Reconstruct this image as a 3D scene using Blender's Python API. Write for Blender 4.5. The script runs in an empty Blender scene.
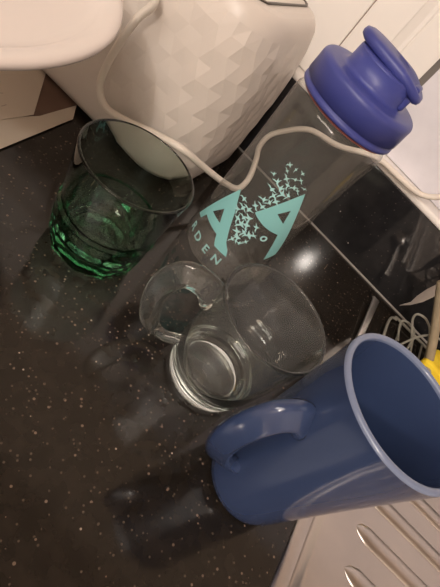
import bpy, bmesh, math, random
from mathutils import Vector, Matrix
random.seed(4)
scn = bpy.context.scene
C = scn.collection
PI = math.pi

# ------------------------------------------------------------------ helpers
def finish(o, smooth=True):
    if smooth is not None:
        for p in o.data.polygons: p.use_smooth = bool(smooth)
    return o
def obj(name, bm, mats, parent=None, smooth=True, recalc=True):
    if recalc: bmesh.ops.recalc_face_normals(bm, faces=bm.faces[:])
    me = bpy.data.meshes.new(name); bm.to_mesh(me); bm.free()
    for m in (mats if isinstance(mats, (list, tuple)) else [mats]): me.materials.append(m)
    o = bpy.data.objects.new(name, me); C.objects.link(o)
    if parent: o.parent = parent
    return finish(o, smooth)
def tag(o, label=None, cat=None, group=None, kind=None):
    if label: o['label'] = label
    if cat: o['category'] = cat
    if group: o['group'] = group
    if kind: o['kind'] = kind
    return o
def thing(name, label, cat, loc=(0, 0, 0), rz=0, group=None):
    o = bpy.data.objects.new(name, None); C.objects.link(o)
    o.empty_display_size = .02
    o.location = loc; o.rotation_euler = (0, 0, rz)
    return tag(o, label, cat, group)
def box(bm, lo, hi, mat=0):
    vs = [bm.verts.new((x, y, z)) for x in (lo[0], hi[0]) for y in (lo[1], hi[1]) for z in (lo[2], hi[2])]
    for f in ((0, 1, 3, 2), (4, 6, 7, 5), (0, 4, 5, 1), (2, 3, 7, 6), (0, 2, 6, 4), (1, 5, 7, 3)):
        bm.faces.new([vs[i] for i in f]).material_index = mat
def boxobj(name, lo, hi, mat, parent=None, bev=0.0, seg=3):
    bm = bmesh.new(); box(bm, lo, hi)
    if bev: bmesh.ops.bevel(bm, geom=bm.edges[:] + bm.verts[:], offset=bev, segments=seg, profile=.5, affect='EDGES')
    return obj(name, bm, mat, parent, smooth=False)
def lathe(profile, seg=96, rad=None, bm=None):
    """profile: list of (r, z); closed by poles when r == 0.  rad(theta, r, z) -> r modulates."""
    bm = bm or bmesh.new(); rings = []
    for r, z in profile:
        if r < 1e-7: rings.append([bm.verts.new((0, 0, z))]); continue
        ring = []
        for k in range(seg):
            t = 2*PI*k/seg; rr = rad(t, r, z) if rad else r
            ring.append(bm.verts.new((rr*math.cos(t), rr*math.sin(t), z)))
        rings.append(ring)
    for a, b in zip(rings, rings[1:]):
        if len(a) == 1 and len(b) == 1: continue
        for k in range(seg):
            j = (k+1) % seg
            if len(a) == 1: bm.faces.new((a[0], b[k], b[j]))
            elif len(b) == 1: bm.faces.new((a[k], b[0], a[j]))
            else: bm.faces.new((a[k], b[k], b[j], a[j]))
    return bm
def arc(cx, cz, r, a0, a1, n):
    return [(cx + r*math.cos(math.radians(a0+(a1-a0)*i/n)), cz + r*math.sin(math.radians(a0+(a1-a0)*i/n))) for i in range(n+1)]
def catmull(pts, n=8):
    P = [Vector(p) for p in pts]; P = [2*P[0]-P[1]] + P + [2*P[-1]-P[-2]]; out = []
    for i in range(1, len(P)-2):
        a, b, c, d = P[i-1:i+3]
        for k in range(n):
            t = k/n
            out.append(.5*((2*b)+(c-a)*t+(2*a-5*b+4*c-d)*t*t+(3*b-a-3*c+d)*t**3))
    out.append(P[-2]); return out
def sweep(pts, section, up=Vector((0, 0, 1)), closed=False, scale=None, bm=None):
    """section: list of (u, v): u along 'side', v along normal."""
    bm = bm or bmesh.new(); rings = []; n = len(pts); prev = None
    for i, p in enumerate(pts):
        if closed: t = pts[(i+1) % n]-pts[i-1]
        else: t = pts[min(i+1, n-1)]-pts[max(i-1, 0)]
        t.normalize()
        if up is None:
            if prev is None:
                prev = t.orthogonal().normalized()
            side = (prev - t*prev.dot(t)).normalized(); prev = side
        else: side = up.cross(t).normalized() if isinstance(up, Vector) and abs(up.dot(t)) < .999 else prev
        if up is not None: prev = side
        nn = t.cross(side).normalized(); s = scale(i/(n-1)) if scale else 1
        if not isinstance(s, tuple): s = (s, s)
        rings.append([bm.verts.new(p + side*u*s[0] + nn*v*s[1]) for u, v in section])
    m = len(section)
    rng = range(n) if closed else range(n-1)
    for i in rng:
        a = rings[i]; b = rings[(i+1) % n]
        for k in range(m): bm.faces.new((a[k], a[(k+1) % m], b[(k+1) % m], b[k]))
    if not closed:
        bm.faces.new(rings[0][::-1]); bm.faces.new(rings[-1])
    return bm
def roundsec(w, h, r=None, n=4):
    r = r or min(w, h)*.49; out = []
    for cx, cy, a in ((w/2-r, h/2-r, 0), (-w/2+r, h/2-r, 90), (-w/2+r, -h/2+r, 180), (w/2-r, -h/2+r, 270)):
        for i in range(n+1):
            t = math.radians(a+90*i/n); out.append((cx+r*math.cos(t), cy+r*math.sin(t)))
    return out
def circsec(r, n=10): return [(r*math.cos(2*PI*k/n), r*math.sin(2*PI*k/n)) for k in range(n)]
def prism(poly, z0, z1, bm=None):
    bm = bm or bmesh.new()
    a = [bm.verts.new((x, y, z0)) for x, y in poly]; b = [bm.verts.new((x, y, z1)) for x, y in poly]
    bm.faces.new(a[::-1]); bm.faces.new(b); n = len(poly)
    for i in range(n): bm.faces.new((a[i], a[(i+1) % n], b[(i+1) % n], b[i]))
    return bm

# ---------------------------------------------------------------- materials
def mat(name, col=(.5, .5, .5), rough=.5, metal=0, trans=0, ior=1.45, coat=0, spec=None, sss=0):
    m = bpy.data.materials.new(name); m.use_nodes = True
    b = m.node_tree.nodes['Principled BSDF']
    b.inputs['Base Color'].default_value = (*col, 1); b.inputs['Roughness'].default_value = rough
    b.inputs['Metallic'].default_value = metal; b.inputs['Transmission Weight'].default_value = trans
    b.inputs['IOR'].default_value = ior; b.inputs['Coat Weight'].default_value = coat
    b.inputs['Coat Roughness'].default_value = .05
    if spec is not None: b.inputs['Specular IOR Level'].default_value = spec
    return m
def nodes(m): return m.node_tree.nodes, m.node_tree.links, m.node_tree.nodes['Principled BSDF']
def vary(m, c1, c2, scale=8, detail=4, bump=0, bscale=None, rough=None):
    """procedural colour variation and optional bump"""
    N, L, b = nodes(m)
    tc = N.new('ShaderNodeTexCoord'); nz = N.new('ShaderNodeTexNoise'); nz.inputs['Scale'].default_value = scale
    nz.inputs['Detail'].default_value = detail
    L.new(tc.outputs['Object'], nz.inputs['Vector'])
    r = N.new('ShaderNodeValToRGB'); r.color_ramp.elements[0].position = .35; r.color_ramp.elements[1].position = .65
    r.color_ramp.elements[0].color = (*c1, 1); r.color_ramp.elements[1].color = (*c2, 1)
    L.new(nz.outputs['Fac'], r.inputs['Fac']); L.new(r.outputs['Color'], b.inputs['Base Color'])
    if rough:
        mr = N.new('ShaderNodeMapRange'); mr.inputs['To Min'].default_value = rough[0]; mr.inputs['To Max'].default_value = rough[1]
        L.new(nz.outputs['Fac'], mr.inputs['Value']); L.new(mr.outputs['Result'], b.inputs['Roughness'])
    if bump:
        n2 = N.new('ShaderNodeTexNoise'); n2.inputs['Scale'].default_value = bscale or scale*6
        L.new(tc.outputs['Object'], n2.inputs['Vector'])
        bp = N.new('ShaderNodeBump'); bp.inputs['Strength'].default_value = bump; bp.inputs['Distance'].default_value = .001
        L.new(n2.outputs['Fac'], bp.inputs['Height']); L.new(bp.outputs['Normal'], b.inputs['Normal'])
    return m

def granite(name, base1, base2, rough, flecks):
    m = mat(name, base1, rough, ior=1.46)
    N, L, b = nodes(m)
    tc = N.new('ShaderNodeTexCoord')
    nz = N.new('ShaderNodeTexNoise'); nz.inputs['Scale'].default_value = 90; nz.inputs['Detail'].default_value = 5
    L.new(tc.outputs['Object'], nz.inputs['Vector'])
    r = N.new('ShaderNodeValToRGB'); r.color_ramp.elements[0].position = .3; r.color_ramp.elements[1].position = .7
    r.color_ramp.elements[0].color = (*base1, 1); r.color_ramp.elements[1].color = (*base2, 1)
    L.new(nz.outputs['Fac'], r.inputs['Fac'])
    cur = r.outputs['Color']
    for sc, size, keep, col in flecks:
        v = N.new('ShaderNodeTexVoronoi'); v.inputs['Scale'].default_value = sc
        L.new(tc.outputs['Object'], v.inputs['Vector'])
        lt = N.new('ShaderNodeMath'); lt.operation = 'LESS_THAN'; lt.inputs[1].default_value = size
        L.new(v.outputs['Distance'], lt.inputs[0])
        sp = N.new('ShaderNodeSeparateColor'); L.new(v.outputs['Color'], sp.inputs['Color'])
        gt = N.new('ShaderNodeMath'); gt.operation = 'GREATER_THAN'; gt.inputs[1].default_value = keep
        L.new(sp.outputs['Red'], gt.inputs[0])
        mu = N.new('ShaderNodeMath'); mu.operation = 'MULTIPLY'
        L.new(lt.outputs[0], mu.inputs[0]); L.new(gt.outputs[0], mu.inputs[1])
        mx = N.new('ShaderNodeMix'); mx.data_type = 'RGBA'
        L.new(mu.outputs[0], mx.inputs['Factor']); L.new(cur, mx.inputs['A'])
        mx.inputs['B'].default_value = (*col, 1); cur = mx.outputs['Result']
    L.new(cur, b.inputs['Base Color'])
    return m

def clear_plastic(name, tint, rough=.04, haze=.04):
    """thin clear wall: straight-through with a fresnel sheen and a trace of haze"""
    m = bpy.data.materials.new(name); m.use_nodes = True
    N, L = m.node_tree.nodes, m.node_tree.links
    N.clear()
    out = N.new('ShaderNodeOutputMaterial'); tr = N.new('ShaderNodeBsdfTransparent'); gl = N.new('ShaderNodeBsdfGlossy')
    df = N.new('ShaderNodeBsdfDiffuse'); fr = N.new('ShaderNodeFresnel'); m1 = N.new('ShaderNodeMixShader'); m2 = N.new('ShaderNodeMixShader')
    tr.inputs['Color'].default_value = (*tint, 1); gl.inputs['Roughness'].default_value = rough
    df.inputs['Color'].default_value = (.75, .72, .66, 1); fr.inputs['IOR'].default_value = 1.5
    m2.inputs['Fac'].default_value = haze
    ge = N.new('ShaderNodeNewGeometry'); mr = N.new('ShaderNodeMapRange')   # same reflectance from either side of the thin wall
    mr.inputs['To Min'].default_value = 1.52; mr.inputs['To Max'].default_value = 1/1.52
    L.new(ge.outputs['Backfacing'], mr.inputs['Value']); L.new(mr.outputs['Result'], fr.inputs['IOR'])
    L.new(tr.outputs[0], m2.inputs[1]); L.new(df.outputs[0], m2.inputs[2])
    L.new(fr.outputs[0], m1.inputs['Fac']); L.new(m2.outputs[0], m1.inputs[1]); L.new(gl.outputs[0], m1.inputs[2])
    L.new(m1.outputs[0], out.inputs['Surface'])
    return m
def glass(name, col=(1, 1, 1), ior=1.5, absorb=None, dens=0, tr=1):
    m = mat(name, col, 0.0, trans=tr, ior=ior)
    if absorb:
        N, L, b = nodes(m)
        va = N.new('ShaderNodeVolumeAbsorption'); va.inputs['Color'].default_value = (*absorb, 1)
        va.inputs['Density'].default_value = dens
        L.new(va.outputs[0], N['Material Output'].inputs['Volume'])
    return m

M_granite = granite('polished_black_granite', (.0105, .0085, .0068), (.020, .0155, .012), .10, ((330, .27, .95, (.17, .12, .09)), (480, .33, .90, (.08, .06, .045)), (210, .13, .955, (.40, .33, .27))))
M_granite2 = granite('upstand_granite', (.013, .013, .014), (.020, .019, .020), .06, ((420, .30, .93, (.07, .06, .055)), (170, .13, .975, (.55, .5, .45))))
M_seal = mat('grey_sealant', (.30, .28, .26), .35)
M_wall = vary(mat('white_wall_paint', (.80, .74, .68), .45), (.82, .77, .73), (.85, .80, .76), 5, bump=.05, bscale=120)
M_upvc = vary(mat('white_upvc', (.82, .77, .72), .3), (.84, .80, .76), (.87, .83, .79), 9)
M_groove = mat('brown_joint', (.20, .13, .09), .7)
M_gasket = mat('grey_gasket', (.17, .155, .14), .6)
M_pane = vary(mat('pale_panel', (.66, .62, .66), .25), (.70, .68, .73), (.76, .74, .79), 30, bump=.25, bscale=160)
M_toaster = vary(mat('white_toaster_plastic', (.66, .60, .55), .32), (.64, .575, .52), (.67, .605, .55), 7)
M_toast_dark = mat('toaster_slot_dark', (.09, .075, .06), .4)
M_chrome = mat('chrome', (.72, .70, .68), .12, metal=1)
M_satin = mat('satin_steel', (.80, .77, .74), .35, metal=1)
M_cable = mat('white_cable', (.76, .69, .61), .4)
M_dish = vary(mat('white_glazed_ceramic', (.80, .72, .66), .18, coat=.3), (.70, .625, .585), (.72, .645, .605), 5)
M_paper = mat('paper_white', (.55, .48, .40), .8)
M_board = vary(mat('brown_card', (.13, .08, .06), .7), (.12, .075, .055), (.16, .095, .07), 20)
M_ink = mat('faded_ink', (.36, .31, .27), .8)
M_green = glass('green_tinted_glass', (.93, .97, .93), 1.5, (.25, .74, .50), 48, 1)
M_glass = glass('clear_glass', (.95, .96, .94), 1.47, (.78, .93, .84), 14, .975)
M_bottle = clear_plastic('clear_bottle_plastic', (.965, .965, .955), .08, .055)
M_print = mat('turquoise_print', (.27, .60, .60), .5)
M_printw = mat('pale_turquoise_print', (.42, .72, .72), .5)
M_cap = vary(mat('blue_cap_plastic', (.07, .085, .30), .38), (.045, .055, .235), (.052, .064, .27), 25, bump=.05, bscale=300)
M_red = mat('red_seal', (.42, .13, .10), .5)
M_mug = vary(mat('blue_glazed_ceramic', (.05, .075, .2), .16, coat=.4), (.033, .052, .118), (.038, .059, .134), 6)
M_mugrim = mat('pale_blue_rim_glaze', (.17, .21, .32), .2, coat=.5)
M_steel = vary(mat('brushed_steel', (.54, .50, .47), .32, metal=1), (.50, .46, .43), (.58, .53, .49), 14, rough=(.25, .4))
M_wire = mat('grey_coated_wire', (.27, .26, .22), .4)
M_wood = vary(mat('pale_wood', (.42, .32, .21), .6), (.26, .21, .135), (.33, .27, .18), 60)
M_yellow = vary(mat('yellow_sponge_foam', (.85, .60, .03), .8), (.80, .55, .02), (.88, .66, .04), 90, bump=.6, bscale=400)
M_dgreen = mat('dark_green_scourer', (.02, .09, .06), .9)
M_ceil = mat('ceiling_paint', (.55, .46, .38), .8)
M_upper = vary(mat('tan_wall_paint', (.5, .40, .32), .7), (.48, .385, .305), (.52, .42, .335), 3)

# ------------------------------------------------------------------ setting
WY = .514           # face of the upstand
SX = .150           # left edge of the steel drainer
# worktop: the L-shaped slab around the drainer (strip behind the drainer carries on to the right)
wt = obj('worktop', prism([(-.95, -.32), (.1505, -.32), (.1505, .405), (1.2, .405), (1.2, WY+.004), (-.95, WY+.004)], -.03, 0), M_granite, smooth=False)
tag(wt, 'black speckled polished stone worktop under the mugs and glasses', 'worktop')
up = boxobj('stone_upstand', (-.95, WY, .0002), (1.2, WY+.02, .104), M_granite2, bev=.0012)
tag(up, 'black stone upstand along the wall behind the bottle', 'upstand')
sl = sweep([Vector((-.95, WY-.0005, .0008)), Vector((1.2, WY-.0005, .0008))], circsec(.0014, 8))
tag(obj('trim_1', sl, M_seal), 'grey sealant bead where worktop meets upstand', kind='structure')
cab = boxobj('base_cabinet', (-.94, -.28, -.86), (1.19, .5, -.14), M_wall, bev=.002)
tag(cab, 'white base cabinet run carrying the stone worktop', 'cabinet')
rl = boxobj('carcass_rail', (-.94, -.26, -.14), (.14, .5, -.03), M_wall, cab)
rl2 = boxobj('carcass_rail', (.14, .41, -.14), (1.19, .5, -.03), M_wall, cab)
tag(boxobj('floor', (-1.6, -2.6, -.90), (1.8, .8, -.86), vary(mat('floor_tile', (.3, .26, .22), .5), (.28, .24, .2), (.34, .3, .25), 3)), kind='structure')
tag(boxobj('ceiling', (-1.6, -2.6, 1.52), (1.8, .8, 1.56), M_ceil), kind='structure')
tag(boxobj('wall_left', (-1.66, -2.6, -.9), (-1.6, .8, 1.56), M_wall), kind='structure')
tag(boxobj('wall_right', (1.8, -2.6, -.9), (1.86, .8, 1.56), M_wall), kind='structure')
tag(boxobj('wall_front', (-1.66, -2.66, -.9), (1.86, -2.6, 1.56), M_wall), kind='structure')
tag(boxobj('wall_back', (-1.6, .556, -.9), (1.8, .62, 1.56), M_upper), kind='structure')
# sill over the upstand, window frame of uPVC behind it
sill = boxobj('trim_2', (-.95, WY-.004, .1045), (1.2, .555, .113), M_upvc, bev=.003)
tag(sill, 'white sill on top of the stone upstand', kind='structure')
win = bpy.data.objects.new('window_1', None); C.objects.link(win); win.location = (0, .54, .113)
tag(win, 'white plastic window frame behind the bottle', kind='structure')
def wb(name, x0, x1, y0, y1, z0, z1, m, bev=.0):
    bm = bmesh.new(); box(bm, (x0, y0-.54, z0-.113), (x1, y1-.54, z1-.113))
    if bev: bmesh.ops.bevel(bm, geom=bm.edges[:], offset=bev, segments=3, profile=.5, affect='EDGES')
    return obj(name, bm, m, win, smooth=False)
wb('window_frame', -.94, -.1014, .529, .556, .1135, .62, M_upvc, .0015)
wb('frame_joint', -.1014, -.1006, .531, .556, .1135, .62, M_groove)
wb('window_frame', -.1006, -.062, .529, .556, .1135, .62, M_upvc, .0015)
bm = bmesh.new()   # bevelled bead of the sash
pr = [(-.062, .529), (-.054, .5335), (-.050, .5335), (-.048, .531), (-.0165, .531), (-.0165, .556), (-.062, .556)]
a = [bm.verts.new((x, y-.54, .0005)) for x, y in pr]; b_ = [bm.verts.new((x, y-.54, .507)) for x, y in pr]
bm.faces.new(a[::-1]); bm.faces.new(b_)
for i in range(len(pr)): bm.faces.new((a[i], a[(i+1) % len(pr)], b_[(i+1) % len(pr)], b_[i]))
obj('sash_bead', bm, M_upvc, win, smooth=False)
wb('gasket', -.0165, -.0095, .535, .556, .1135, .62, M_gasket)
wb('frosted_panel', -.0095, 1.19, .533, .556, .1135, .62, M_pane, .001)

# ------------------------------------------------------------------ camera
f, W_, H_ = 441.15, 440, 587
ir = Vector((.69365, .4714, .54464)); iu = Vector((-.72031, .45395, .52448)); fw = Vector((0, .75612, -.65444))
cam = bpy.data.cameras.new('camera'); co = bpy.data.objects.new('camera', cam); C.objects.link(co)
R = Matrix((ir, iu, -fw)).transposed().to_4x4()
co.matrix_world = Matrix.Translation((0, 0, .2544)) @ R
cam.sensor_fit = 'VERTICAL'; cam.sensor_height = 36; cam.lens = f/H_*36
cam.clip_start = .01
scn.camera = co

# ------------------------------------------------------------- glass mug
def bezier(p0, p1, p2, p3, n):
    return [p0*(1-t)**3+3*p1*t*(1-t)**2+3*p2*t*t*(1-t)+p3*t**3 for t in [i/n for i in range(n+1)]]
def handle_path(ang, ra, za, rb, zb, rout, zt, zbm, n=36):
    u = Vector((math.cos(ang), math.sin(ang), 0))
    P = lambda r, z: u*r + Vector((0, 0, z))
    pts = [P(ra, za)] + [P(*q) for q in ((ra+(rout-ra)*.35, zt), (ra+(rout-ra)*.80, zt-.001), (rout, zt-(zt-zbm)*.25), (rout*.985, zt-(zt-zbm)*.55), (ra+(rout-ra)*.72, zbm+(zt-zbm)*.10), (ra+(rout-ra)*.33, zbm-.001))] + [P(rb, zb)]
    return catmull(pts, 7)
gm = thing('glass_mug', 'clear glass mug with a thick looped handle, between bottle and blue mug', 'mug', (.0352, .2189, 0))
prof = [(0, .0022), (.022, .0022), (.026, .0004), (.029, 0)] + arc(.0290, .0030, .0030, -90, 0, 4) + \
       [(.0322, .0062), (.0318, .0078), (.0328, .0092), (.0338, .011), (.0342, .0135), (.0337, .0152), (.0343, .017), (.0353, .021), (.0366, .040), (.0378, .060), (.0396, .0840)] + \
       arc(.0387, .0859, .0013, 0, 180, 6) + [(.0358, .060), (.0346, .040), (.0332, .022), (.0300, .0155), (.0235, .0118), (.0222, .0112), (.0200, .0108), (0, .0106)]
obj('mug_body', lathe(prof, 96), M_glass, gm)
u = math.radians(203)
hp = handle_path(u, .0368, .0700, .0340, .0200, .0690, .0780, .0170)
side = Vector((-math.sin(u), math.cos(u), 0))
obj('handle', sweep(hp, roundsec(.0165, .0080, .0036, 4), up=Vector((0, 0, 1)).cross(side).cross(Vector((0, 0, 1))) if False else None, scale=lambda t: (1+.25*abs(2*t-1)**4, 1)), M_glass, gm)

# ------------------------------------------------------------- green tumbler
gt = thing('tumbler', 'green tinted glass tumbler with a faceted base and smooth rim', 'glass', (-.0948, .2267, 0))
nf = 10
def facet(t, r, z):
    k = 1 if z < .026 else max(0, 1-(z-.026)/.010)
    s = (t % (2*PI/nf)) - PI/nf
    return r*((1-k) + k*math.cos(PI/nf)/math.cos(s)*1.035)
prof = [(0, .0012), (.024, .0012), (.028, 0), (.0312, .0004), (.0333, .0030), (.0338, .0065), (.0346, .012), (.0356, .020), (.0362, .027), (.0366, .0325), (.0374, .0355), (.0374, .0368), (.0357, .0386), (.0357, .0408), (.0369, .046), (.0380, .058), (.0392, .072), (.0402, .0840)]
bm = lathe(prof + arc(.0393, .0848, .0010, 0, 180, 5) , 132, facet)
bm.free()
def facet2(t, r, z): return facet(t, r, z)
outer = prof + arc(.0393, .0846, .0010, 0, 180, 5)
inner = [(.0366, .070), (.0352, .056), (.0340, .044), (.0330, .037), (.0316, .033), (.0300, .025), (.0285, .017), (.0260, .0125), (.018, .0110), (0, .0106)]
bm = bmesh.new(); seg = 132
lathe(outer + inner, seg, lambda t, r, z, _=None: r, bm)
# facet only the outside of the foot
bm.verts.ensure_lookup_table()
for v in bm.verts:
    r = math.hypot(v.co.x, v.co.y)
    if r > .0299 and v.co.z < .0365:
        inn = False
        for rr, zz in inner:
            if abs(r-rr) < 1e-4 and abs(v.co.z-zz) < 1e-5: inn = True
        if inn: continue
        t = math.atan2(v.co.y, v.co.x) % (2*PI); k = facet(t, r, v.co.z)/r
        v.co.x *= k; v.co.y *= k
obj('tumbler_body', bm, M_green, gt)

# ------------------------------------------------------------- blue mug
bmg = thing('ceramic_mug', 'tall blue glazed mug with a D handle beside the steel drainer', 'mug', (.1028, .180, 0))
prof = [(0, .003), (.021, .003), (.0225, .0), (.0255, 0), (.0285, .0012), (.0305, .0045), (.0316, .0095), (.0324, .018), (.0334, .036), (.0352, .066), (.0374, .096), (.0392, .120), (.0405, .1335)]
rim = arc(.0387, .1340, .0019, 0, 180, 8)
inn = [(.0355, .120), (.0338, .096), (.0317, .066), (.0300, .036), (.0288, .018), (.0270, .0095), (.023, .0062), (0, .0055)]
obj('mug_body', lathe(prof + [(.0406, .1338)], 96), M_mug, bmg)
o = obj('mug_rim', lathe([(.0406, .1338)] + rim + [(.0368, .1330)], 96), M_mugrim, bmg)
o['label'] = 'paler rim of the blue mug'
obj('mug_lining', lathe([(.0368, .1330)] + inn, 96), M_mug, bmg)
u = math.radians(220)
ud = Vector((math.cos(u), math.sin(u), 0))
hp = catmull([ud*r_+Vector((0, 0, z_)) for r_, z_ in ((.0358, .1010), (.0450, .1050), (.0545, .1010), (.0600, .0880), (.0605, .0720), (.0570, .0560), (.0490, .0420), (.0400, .0345), (.0318, .0310))], 7)
obj('handle', sweep(hp, roundsec(.0165, .0090, .0040, 4), up=None, scale=lambda t: (1+.25*abs(2*t-1)**5, 1+.10*abs(2*t-1)**5)), M_mug, bmg)

# ------------------------------------------------------------- drinking bottle
BR = .0400
bt = thing('drinking_bottle', 'clear drinking bottle with blue cap and turquoise bird lettering', 'bottle', (-.0299, .3388, 0))
prof = [(0, .004), (.028, .004), (.033, .0006), (.0365, .0006), (.0390, .003), (BR, .008), (BR, .100), (.0410, .145), (.0417, .1560), (.0412, .1602), (.0392, .1636), (.0366, .1650), (.0362, .1665), (.0362, .1700)]
obj('bottle_body', lathe(prof, 96), M_bottle, bt)
obj('seal_ring', lathe([(.0364, .1640), (.0376, .1640), (.0379, .1646), (.0376, .1652), (.0364, .1652), (.0364, .1640)], 72), M_red, bt)
cap = obj('cap', lathe([(.0355, .1662), (.0405, .1662), (.0412, .1672), (.0410, .1698), (.0394, .1704), (.0394, .1714), (.0413, .1720), (.0410, .1840)] +
                       arc(.0365, .1850, .0045, 0, 90, 6) + [(.0300, .1900), (.0262, .1904), (.0250, .1913), (.0245, .1930), (.0238, .2030)] + arc(.0221, .2030, .0017, 0, 90, 4) + [(0, .2047)], 96), M_cap, bt)
# flip lid: a thick oval cap tipped over the spout, with its carrying tab
bm = bmesh.new()
oval = []
for k in range(48):
    t = 2*PI*k/48; cx, sx_ = math.cos(t), math.sin(t)
    oval.append((.0300*math.copysign(abs(cx)**.85, cx), .0175*math.copysign(abs(sx_)**.85, sx_)))
def lvl(s, z): return [bm.verts.new((x*s, y*s, z + -9*max(0, x-.008)**2)) for x, y in oval]
L_ = [lvl(.90, 0), lvl(.98, .0012), lvl(1, .0032), lvl(.98, .0055), lvl(.88, .0068), lvl(.45, .0074)]
for a, b_ in zip(L_, L_[1:]):
    for k in range(48): bm.faces.new((a[k], a[(k+1) % 48], b_[(k+1) % 48], b_[k]))
bm.faces.new(L_[0][::-1]); bm.faces.new(L_[-1])
lid = obj('flip_lid', bm, M_cap, cap); lid.location = (.001, 0, .2042); lid.rotation_euler = (0, math.radians(3), 0)
bm = bmesh.new(); box(bm, (.0205, -.009, .191), (.0262, .009, .2080))
bmesh.ops.bevel(bm, geom=bm.edges[:], offset=.002, segments=3, profile=.5, affect='EDGES')
obj('lid_hinge', bm, M_cap, cap)

def wrap(u, z, r=BR+.0003):    # u in degrees from the side facing the room, positive to the right
    t = math.radians(u); return Vector((r*math.sin(t), -r*math.cos(t), z))
def wrap_poly(bm, polys, sub=1.5):
    """each poly: outer list (deg, z) triangulated finely and laid on the bottle wall"""
    for poly in polys:
        b2 = bmesh.new(); vs = [b2.verts.new((a*.0007, z, 0)) for a, z in poly]
        fc = b2.faces.new(vs); bmesh.ops.triangulate(b2, faces=[fc])
        for _ in range(3):
            es = [e for e in b2.edges if abs(e.verts[0].co.x-e.verts[1].co.x) > .0024]
            if not es: break
            bmesh.ops.subdivide_edges(b2, edges=es, cuts=1); bmesh.ops.triangulate(b2, faces=b2.faces[:])
        mp = {v: bm.verts.new(wrap(v.co.x/.0007, v.co.y)) for v in b2.verts}
        for f_ in b2.faces: bm.faces.new([mp[v] for v in f_.verts])
        b2.free()
bm = bmesh.new()
# first A: left leg, right leg, cross piece (solid triangles around the counter)
wrap_poly(bm, [[(-24.8, .0825), (-57, .0285), (-46, .0300), (-35.7, .0468), (-24.8, .0590)],
               [(-24.8, .0825), (-24.8, .0590), (-17.3, .0475), (-8, .0330), (-4, .0285), (16, .0280), (12, .034), (4, .0400), (-4, .052), (-12, .0660)],
               [(-35.7, .0468), (-41, .0385), (-10, .0380), (-17.3, .0475)]])
lg = obj('logo_letter', bm, M_print, bt, smooth=True)
bm = bmesh.new()
wrap_poly(bm, [[(31, .1165), (5, .0790), (10, .0772), (24.6, .0900), (33.2, .0985)],
               [(31, .1165), (33.2, .0985), (38.2, .0850), (50, .062), (60, .0410), (74, .0480), (62, .068), (48, .0900)],
               [(24.6, .0900), (10, .0772), (22, .0745), (32, .0735), (45, .0730), (38.2, .0850)]])
lg = obj('logo_letter', bm, M_print, bt, smooth=True)
# flock of birds between and above the letters
def bird(bm, u, z, a, s):
    pts = [(-1, .15), (-.45, .34), (-.1, .1), (.35, .75), (.3, .15), (1, .02), (.35, -.18), (.05, -.75), (-.12, -.15), (-.5, .05)]
    out = []
    bend = random.uniform(-.35, .35); thin = random.uniform(.55, 1.05)
    for x, y in pts:
        y = y*thin + bend*x*x
        X = (x*math.cos(a)-y*math.sin(a))*s; Y = (x*math.sin(a)+y*math.cos(a))*s
        out.append((u+math.degrees(X/BR), z+Y))
    wrap_poly(bm, [out])
bm = bmesh.new()
spots = [(-15, .0800, .0036), (-9, .0745, .004), (-12, .069, .0034), (-3, .077, .0042), (-1, .069, .0040), (5, .071, .0040), (-5, .0635, .0042), (2, .0620, .0042), (8, .0645, .0044), (11, .058, .0044), (17, .0590, .0044), (18, .0690, .0036), (5, .0545, .0040), (10, .0500, .0044), (6, .046, .0036), (15, .0475, .0036), (22, .062, .0032), (20, .052, .003), (1, .083, .0036), (6, .087, .0038), (2, .092, .0036),
         (9, .093, .0036), (13, .098, .0036), (7, .0995, .0034), (1, .1030, .0040), (13, .105, .0034), (19, .107, .0034), (7, .108, .0034), (0, .110, .0030), (11, .113, .0032), (17, .115, .0030), (23, .1145, .0028), (5, .117, .0028), (12, .1205, .0026), (18, .1225, .0024), (0, .1215, .0022), (6, .126, .0022), (-2, .1255, .0022), (13.5, .1275, .0018), (-8, .112, .0022), (26, .119, .0022)]
for i, (uu, zz, ss) in enumerate(spots): bird(bm, uu, zz, random.uniform(-.6, 2.6), ss*1.35)
fl = obj('bird_print', bm, M_printw, bt, smooth=True); fl['label'] = 'scattered pale birds printed between the two letters'; fl['kind'] = 'stuff'
# small lettering round the foot
def letter(bm, ch, u, z, h, mirror=False):
    cu = bpy.data.curves.new('lt', 'FONT'); cu.body = ch; cu.size = 1; cu.align_x = 'CENTER'; cu.offset = .022
    to = bpy.data.objects.new('lt', cu); C.objects.link(to)
    dg = bpy.context.evaluated_depsgraph_get(); me = bpy.data.meshes.new_from_object(to.evaluated_get(dg))
    vs = [bm.verts.new(wrap(u + math.degrees(v.co.x*h*1.35/BR), z + (v.co.y-.35)*h*1.4)) for v in me.vertices]
    for p in me.polygons:
        try: bm.faces.new([vs[i] for i in p.vertices])
        except ValueError: pass
    bpy.data.objects.remove(to); bpy.data.curves.remove(cu); bpy.data.meshes.remove(me)
for ch, uu, zz, hh in (('R', -46, .0192, .0083), ('D', -28.5, .0192, .0083), ('E', -9.5, .0192, .0083), ('N', 9, .0192, .0083), ('o', 34, .0655, .0085)):
    bm = bmesh.new(); letter(bm, ch, uu, zz, hh); obj('small_letter', bm, M_printw, bt, smooth=True)

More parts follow.
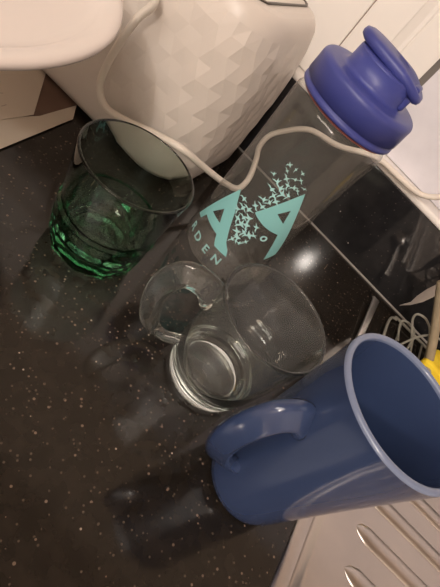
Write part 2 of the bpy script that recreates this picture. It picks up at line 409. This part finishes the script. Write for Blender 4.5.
# ------------------------------------------------------------- toaster
ts = thing('toaster', 'white toaster with diamond-faceted sides against the wall', 'toaster', (-.2290, .4060, 0), math.radians(1.5))
TH = .172
def rr_point(hx, hy, r, s):
    """point at fraction s on a rounded rectangle"""
    L1, L2, La = 2*(hx-r), 2*(hy-r), PI*r/2
    per = 2*L1+2*L2+4*La; d = (s % 1)*per
    for (kind, ln, x0, y0, dx, dy, a0) in (('l', L1, -hx+r, -hy, 1, 0, 0), ('a', La, hx-r, -hy+r, 0, 0, -90), ('l', L2, hx, -hy+r, 0, 1, 0), ('a', La, hx-r, hy-r, 0, 0, 0),
                                           ('l', L1, hx-r, hy, -1, 0, 0), ('a', La, -hx+r, hy-r, 0, 0, 90), ('l', L2, -hx, hy-r, 0, -1, 0), ('a', La, -hx+r, -hy+r, 0, 0, 180)):
        if d <= ln:
            if kind == 'l': return Vector((x0+dx*d, y0+dy*d, 0)), Vector((dy, -dx, 0))
            t = math.radians(a0)+d/r; return Vector((x0+r*math.cos(t), y0+r*math.sin(t), 0)), Vector((math.cos(t), math.sin(t), 0))
        d -= ln
    return Vector((-hx+r, -hy, 0)), Vector((0, -1, 0))
HX, HY, CR = .1300, .0840, .050
def taper(z): return -.0030*(1-min(1, z/.12))**1.7 - .009*max(0, (z-.10)/.07)**1.5
NP = 60; bm = bmesh.new(); rows = []
zs_low = [(.005, -.008), (.0052, -.003), (.010, -.0015), (.016, 0), (.030, 0)]
for z, off in zs_low:
    rows.append([ (lambda p, n: p+n*(off+taper(z))+Vector((0, 0, z)))(*rr_point(HX, HY, CR, (k+.0)/NP)) for k in range(NP)])
NR = 9
for j in range(NR):
    z = .040 + j*.0133
    rows.append([(lambda p, n: p+n*(taper(z)+(.0004, -.0004, -.0008)[(k-(j//2)+2*j) % 3])+Vector((0, 0, z)))(*rr_point(HX, HY, CR, (k+(.5 if j % 2 else 0))/NP)) for k in range(NP)])
zs_top = [(.157, -.001), (.163, -.003), (.168, -.0065), (.171, -.011), (.172, -.016)]
for z, off in zs_top:
    rows.append([(lambda p, n: p+n*(off+taper(.160))+Vector((0, 0, z)))(*rr_point(HX, HY, CR, k/NP)) for k in range(NP)])
V = [[bm.verts.new(p) for p in r] for r in rows]
nl = len(zs_low)
for i in range(len(V)-1):
    a, b_ = V[i], V[i+1]; facet_row = nl-1 <= i < nl+NR
    for k in range(NP):
        k2 = (k+1) % NP
        if facet_row:
            jj = i-nl; odd = jj >= 0 and jj % 2 == 1
            up_odd = (i+1-nl) % 2 == 1 and (i+1-nl) < NR
            if up_odd and not odd:      # upper row shifted by half a step
                bm.faces.new((a[k], a[k2], b_[k])); bm.faces.new((a[k2], b_[k2], b_[k]))
            elif odd and not up_odd:
                bm.faces.new((a[k], b_[k2], b_[k])); bm.faces.new((a[k], a[k2], b_[k2]))
            else: bm.faces.new((a[k], a[k2], b_[k2], b_[k]))
        else:
            bm.faces.new((a[k], a[k2], b_[k2], b_[k]))
bm.faces.new(V[0][::-1]); bm.faces.new(V[-1])
hs = obj('housing', bm, M_toaster, ts, smooth=False)
for p in hs.data.polygons:
    zc = sum(hs.data.vertices[i].co.z for i in p.vertices)/len(p.vertices)
    p.use_smooth = zc < .031 or (zc > .156 and zc < .1715)
# inset slot plate on the top
bm = bmesh.new(); ring = []
for hx, hy, z in ((.0985, .0595, .1722), (.0985, .0595, .1732), (.0965, .0575, .1732), (.0965, .0575, .1722)):
    ring.append([bm.verts.new(rr_point(hx, hy, .012, k/64)[0]+Vector((0, 0, z))) for k in range(64)])
for i in range(3):
    for k in range(64): bm.faces.new((ring[i][k], ring[i][(k+1) % 64], ring[i+1][(k+1) % 64], ring[i+1][k]))
obj('slot_surround', bm, M_toast_dark, ts)
bm = bmesh.new(); b0 = [bm.verts.new(rr_point(.0965, .0575, .012, k/64)[0]+Vector((0, 0, .1724))) for k in range(64)]; bm.faces.new(b0)
obj('slot_plate', bm, M_toaster, ts, smooth=False)
for yy in (-.026, .026):
    boxobj('bread_slot', (-.075, yy-.014, .1715), (.075, yy+.014, .17275), M_toast_dark, ts)
for xx in (-.09, .09):
    for yy in (-.045, .045):
        bm = lathe([(0, 0), (.011, 0), (.012, .001), (.012, .0062), (0, .0062)], 24)
        bmesh.ops.translate(bm, verts=bm.verts[:], vec=(xx, yy, 0)); obj('foot', bm, M_toast_dark, ts)

# ------------------------------------------------------------- cable
cp = [(-.2125, .3082, .1688), (-.1962, .3082, .1449), (-.1811, .3086, .1343), (-.1877, .3086, .1156), (-.1921, .3086, .0957), (-.196, .3095, .0685), (-.1947, .311, .0478), (-.1817, .3112, .0383), (-.1592, .3112, .0439), (-.1371, .313, .0525),
      (-.1082, .314, .0618), (-.0900, .345, .0465), (-.0735, .375, .0329), (-.0640, .395, .0279), (-.0663, .420, .0313), (-.0779, .450, .0365), (-.0878, .470, .0403), (-.0915, .492, .0482), (-.0822, .500, .0625), (-.0615, .500, .0834), (-.0269, .500, .0935), (.0000, .502, .1080),
      (.0181, .503, .1142), (.0445, .503, .1154), (.0713, .503, .1187), (.0872, .505, .1302), (.099, .509, .150), (.112, .512, .18)]
cb = obj('power_cable', sweep(catmull(cp, 8), circsec(.0031, 12), up=None), M_cable)
tag(cb, 'white power cable looped down the toaster and on behind the bottle', 'cable')

# ------------------------------------------------------------- white dish top left
ds = thing('dinner_plate', 'large white glazed plate at the upper left, over the papers', 'plate', (-.2415, .1390, .1335))
prof = [(0, .002), (.058, .002), (.060, 0), (.064, 0), (.067, .003), (.080, .0055), (.100, .0085), (.118, .0110), (.1255, .0122), (.1280, .0140), (.1286, .0158)] + \
       [(.1276, .0174), (.1250, .0178), (.1200, .0168), (.1165, .0150), (.1140, .0128), (.1090, .0112), (.095, .0098), (.070, .0088), (0, .0085)]
obj('plate_body', lathe(prof, 160), M_dish, ds)
cn = thing('storage_canister', 'white canister under the large plate', 'canister', (-.2480, .1330, .0026))
prof = [(0, 0), (.047, 0), (.050, .003), (.050, .118), (0, .118)]
obj('canister_body', lathe(prof, 64), M_dish, cn)
prof = [(0, .1182), (.051, .1182), (.052, .1195), (.052, .1285), (.050, .1305), (0, .1305)]
obj('lid', lathe(prof, 64), M_dish, cn)

# ------------------------------------------------------------- papers on the worktop
fb = obj('card_folder', prism([(-.45, .20), (-.180, .236), (-.2165, .345), (-.2660, .352), (-.48, .34)], .0003, .0016), M_board, smooth=False)
tag(fb, 'brown card folder corner showing between the papers and the toaster', 'folder')
def sheet(name, poly, z0, z1, lines, label, grp):
    t = obj(name, prism(poly, z0, z1), M_paper, smooth=False)
    tag(t, label, 'paper', grp)
    if lines:
        bm = bmesh.new()
        for (x0, y0, x1, y1, n) in lines:
            pts = []
            for i in range(n+1):
                k = i/n; pts.append(Vector((x0+(x1-x0)*k+random.uniform(-.0008, .0008), y0+(y1-y0)*k+random.uniform(-.0012, .0012), z1+.00012)))
            gap = random.randint(3, n-3)
            for seg_ in (pts[:gap], pts[gap+1:]):
                if len(seg_) > 2: sweep(seg_, [(.0004, 0), (0, .0001), (-.0004, 0), (0, -.0001)], bm=bm)
        w = obj('handwriting', bm, M_ink, t, smooth=False); w['kind'] = 'stuff'
    return t
# folder trimmed so it stops at the toaster's front
bpy.data.objects.remove(fb)
fb = obj('card_folder', prism([(-.50, .20), (-.30, .215), (-.2155, .270), (-.2235, .3370), (-.50, .3370)], .0003, .0014), M_board, smooth=False)
tag(fb, 'brown card folder with one corner showing between the papers and the toaster', 'folder')
sheet('paper_sheet', [(-.46, .08), (-.180, .08), (-.1950, .2250), (-.2075, .3130), (-.2215, .3310), (-.2175, .2830), (-.23, .20), (-.46, .18)], .0015, .0019, None,
      'lower white sheet with a torn corner, under the written sheet by the green glass', None)
sheet('paper_sheet', [(-.50, .09), (-.225, .105), (-.2195, .2780), (-.2640, .3320), (-.50, .3320)], .0020, .0024,
      [(-.2300-.0125*i, .215+.004*i, -.2340-.0125*i, .262+.007*i, 16) for i in range(6)] + [(-.2290-.0125*i, .150, -.2300-.0125*i, .205, 16) for i in range(6)],
      'white sheet with faint handwriting, half under the large bowl', None)

# ------------------------------------------------------------- steel drainer
dr = thing('sink_drainer', 'ribbed stainless steel draining board beside the blue mug', 'draining board', (SX, 0, 0))
bm = bmesh.new()
# cross-section along x swept along y: rim, crease, panel
ys = [-.31 + i*(.714/40) for i in range(41)]
sec = [(0, -.0002), (.0012, .0012), (.0040, .0020), (.0105, .0020), (.0118, .0014), (.0130, -.0030), (.0168, -.0034), (.0190, .0004), (.0215, .0008), (.030, .0006), (.20, -.002), (.64, -.002), (.70, .002), (.715, -.0002)]
rows = [[bm.verts.new((x, y, z)) for x, z in sec] for y in ys]
for a, b_ in zip(rows, rows[1:]):
    for k in range(len(sec)-1): bm.faces.new((a[k], a[k+1], b_[k+1], b_[k]))
o = obj('drainer_sheet', bm, M_steel, dr, recalc=False)
md = o.modifiers.new('s', 'SOLIDIFY'); md.thickness = .0012; md.offset = -1
for i in range(19):
    y0 = -.262+i*.0345
    bm = bmesh.new(); n = 40; rws = []
    for j in range(n+1):
        t = j/n; x = .047 + .60*t**1.3; endk = min(1, (t*40/2.2)**.5) if t < .05 else (min(1, ((1-t)*40/2.2)**.5))
        endk = max(endk, .02); w = .0078*endk; h = .0030*min(1, endk)
        zb = .0006 - .0026*min(1, max(0, (x-.03)/.17)) - .0003
        yy = y0 + .035*(x-.047) + .0
        rws.append([bm.verts.new((x, yy+w*math.cos(a), zb+h*math.sin(a))) for a in [PI*q/10 for q in range(11)]])
    for a, b_ in zip(rws, rws[1:]):
        for k in range(10): bm.faces.new((a[k], a[k+1], b_[k+1], b_[k]))
    obj('drainer_rib', bm, M_steel, dr)

# ------------------------------------------------------------- things behind the blue mug
rk = thing('dish_rack', 'grey wire dish rack behind the blue mug against the upstand', 'dish rack', (.165, .44, 0))
def wire(name, pts, r=.0013, closed=False, n=6):
    P = catmull(pts, n)
    P = [p-Vector((.165, .44, 0)) for p in P]
    return obj(name, sweep(P, circsec(r, 8), up=None), M_wire, rk)
wire('rack_loop', [(.1835, .462, .002), (.1722, .460, .0133), (.1660, .460, .0215), (.1655, .460, .0250), (.1707, .460, .0278), (.1812, .460, .0267), (.195, .460, .012), (.204, .460, .002)])
wire('rack_loop', [(.196, .450, .002), (.1876, .450, .0189), (.1741, .450, .0316), (.1655, .450, .0400), (.1634, .450, .0465), (.1680, .450, .0498), (.1756, .450, .0498), (.1882, .450, .043), (.210, .450, .020), (.222, .450, .002)])
wire('rack_loop', [(.180, .440, .012), (.1810, .440, .0250), (.1822, .440, .0340), (.1845, .440, .0410), (.1890, .440, .0475), (.202, .440, .050), (.225, .440, .035), (.240, .440, .002)])
for k in range(4):
    wire('rack_loop', [(.235+.03*k, .445, .002), (.230+.03*k, .445, .03), (.236+.03*k, .445, .046), (.246+.03*k, .445, .049), (.254+.03*k, .445, .044), (.262+.03*k, .445, .02), (.266+.03*k, .445, .002)])
fr = [(.163, .43), (.163, .48), (.172, .493), (.19, .497), (.38, .497), (.395, .485), (.395, .425), (.385, .412), (.18, .412), (.167, .418), (.163, .43)]
wire('rack_frame', [(x, y, .0035) for x, y in fr], .0017)
for k in range(6): wire('rack_crossbar', [(.18+.036*k, .412, .0035), (.18+.036*k, .45, .0030), (.18+.036*k, .497, .0035)], .0012)

kn = thing('kitchen_knife', 'steel knife blade pointing down out of the dish rack', 'knife', (.1514, .470, .030), math.radians(-14))
bm = bmesh.new()
out = [(0, 0), (.0035, .0125), (.0015, .0225), (.0010, .036), (.0030, .058), (.0065, .092), (.0230, .092), (.0168, .060), (.0122, .0430), (.0102, .0240), (.0060, .0105)]
fa = [bm.verts.new((x, -.0008, z)) for x, z in out]; bb = [bm.verts.new((x, .0008, z)) for x, z in out]
bm.faces.new(fa); bm.faces.new(bb[::-1])
for i in range(len(out)): bm.faces.new((fa[i], fa[(i+1) % len(out)], bb[(i+1) % len(out)], bb[i]))
obj('blade', bm, M_steel, kn, smooth=False)
bm = sweep([Vector((.0145, 0, .090)), Vector((.0165, 0, .105)), Vector((.0215, 0, .150)), Vector((.026, 0, .19))], roundsec(.018, .012, .005), up=Vector((0, 1, 0)))
obj('handle', bm, mat('black_handle', (.02, .02, .02), .4), kn)

sp = thing('wooden_spoon', 'pale wooden spoon leaning across the dish rack', 'spoon', (.2085, .430, .028))
pts = [Vector((.004, -.004, -.0045)), Vector((0, 0, 0)), Vector((-.024, .002, .026)), Vector((-.050, .003, .052)), Vector((-.066, .004, .068))]
obj('handle', sweep(catmull(pts, 5), circsec(.0046, 12), up=None), M_wood, sp)
bm = bmesh.new(); bmesh.ops.create_uvsphere(bm, u_segments=20, v_segments=12, radius=1)
bmesh.ops.scale(bm, vec=(.022, .007, .015), verts=bm.verts[:]); bmesh.ops.rotate(bm, cent=(0, 0, 0), matrix=Matrix.Rotation(math.radians(45), 3, 'Y'), verts=bm.verts[:])
bmesh.ops.translate(bm, vec=(.016, -.006, -.013), verts=bm.verts[:]); obj('spoon_bowl', bm, M_wood, sp)

sg = thing('sponge', 'yellow washing-up sponge in the dish rack at the right edge', 'sponge', (.2330, .434, .002), math.radians(-20))
b1 = boxobj('foam', (-.0235, -.020, .0087), (.05, .020, .034), M_yellow, sg, bev=.004)
b1.rotation_euler = (0, math.radians(-8), 0)
b2 = boxobj('scouring_layer', (-.0230, -.0195, .0), (.0495, .0195, .0085), M_dgreen, sg, bev=.002)
b2.rotation_euler = (0, math.radians(-8), 0)

tsn = thing('table_spoon', 'steel spoon handle lying on the worktop behind the blue mug', 'spoon', (.135, .44, .0))
hp = [Vector((-.001, .042, .0075)), Vector((-.001, .038, .0082)), Vector((0, .010, .0068)), Vector((.001, -.03, .0045)), Vector((.001, -.062, .0030)), Vector((.001, -.078, .0028))]
obj('handle', sweep(catmull(hp, 6), roundsec(.0105, .0030, .0014), up=Vector((0, 0, 1)), scale=lambda t: (1.0-.5*t, 1)), M_satin, tsn)
bm = bmesh.new(); bmesh.ops.create_uvsphere(bm, u_segments=24, v_segments=16, radius=1)
bmesh.ops.scale(bm, vec=(.015, .026, .0075), verts=bm.verts[:])
bmesh.ops.bisect_plane(bm, geom=bm.verts[:]+bm.edges[:]+bm.faces[:], plane_co=(0, 0, 0), plane_no=(0, 0, 1), clear_outer=True)
bmesh.ops.translate(bm, vec=(.001, -.100, .0078), verts=bm.verts[:])
o = obj('spoon_bowl', bm, M_chrome, tsn); md = o.modifiers.new('s', 'SOLIDIFY'); md.thickness = .001

# ------------------------------------------------------------------- lights
def area(name, loc, target, sx, sy, power, col):
    l = bpy.data.lights.new(name, 'AREA'); l.shape = 'RECTANGLE'; l.size = sx; l.size_y = sy; l.energy = power; l.color = col
    o = bpy.data.objects.new(name, l); C.objects.link(o); o.location = loc
    o.rotation_euler = (Vector(target)-Vector(loc)).to_track_quat('-Z', 'Y').to_euler(); return o
l = bpy.data.lights.new('ceiling_lamp', 'POINT'); l.energy = 52; l.color = (1, .90, .81); l.shadow_soft_size = .045
o = bpy.data.objects.new('ceiling_lamp', l); C.objects.link(o); o.location = (.26, -1.75, 1.36)
area('added_soft_fill', (-.35, -.85, 1.50), (-.1, .3, 0), 1.3, .9, 32, (1, .90, .815))  # unseen soft fill, added to lift the shadows; not a real fitting
w = bpy.data.worlds.new('world'); scn.world = w; w.use_nodes = True
w.node_tree.nodes['Background'].inputs['Color'].default_value = (1, .88, .78, 1)
w.node_tree.nodes['Background'].inputs['Strength'].default_value = .12

vs = scn.view_settings
vs.view_transform = 'Standard'; vs.look = 'None'; vs.gamma = 1; vs.exposure = 0; vs.use_curve_mapping = False
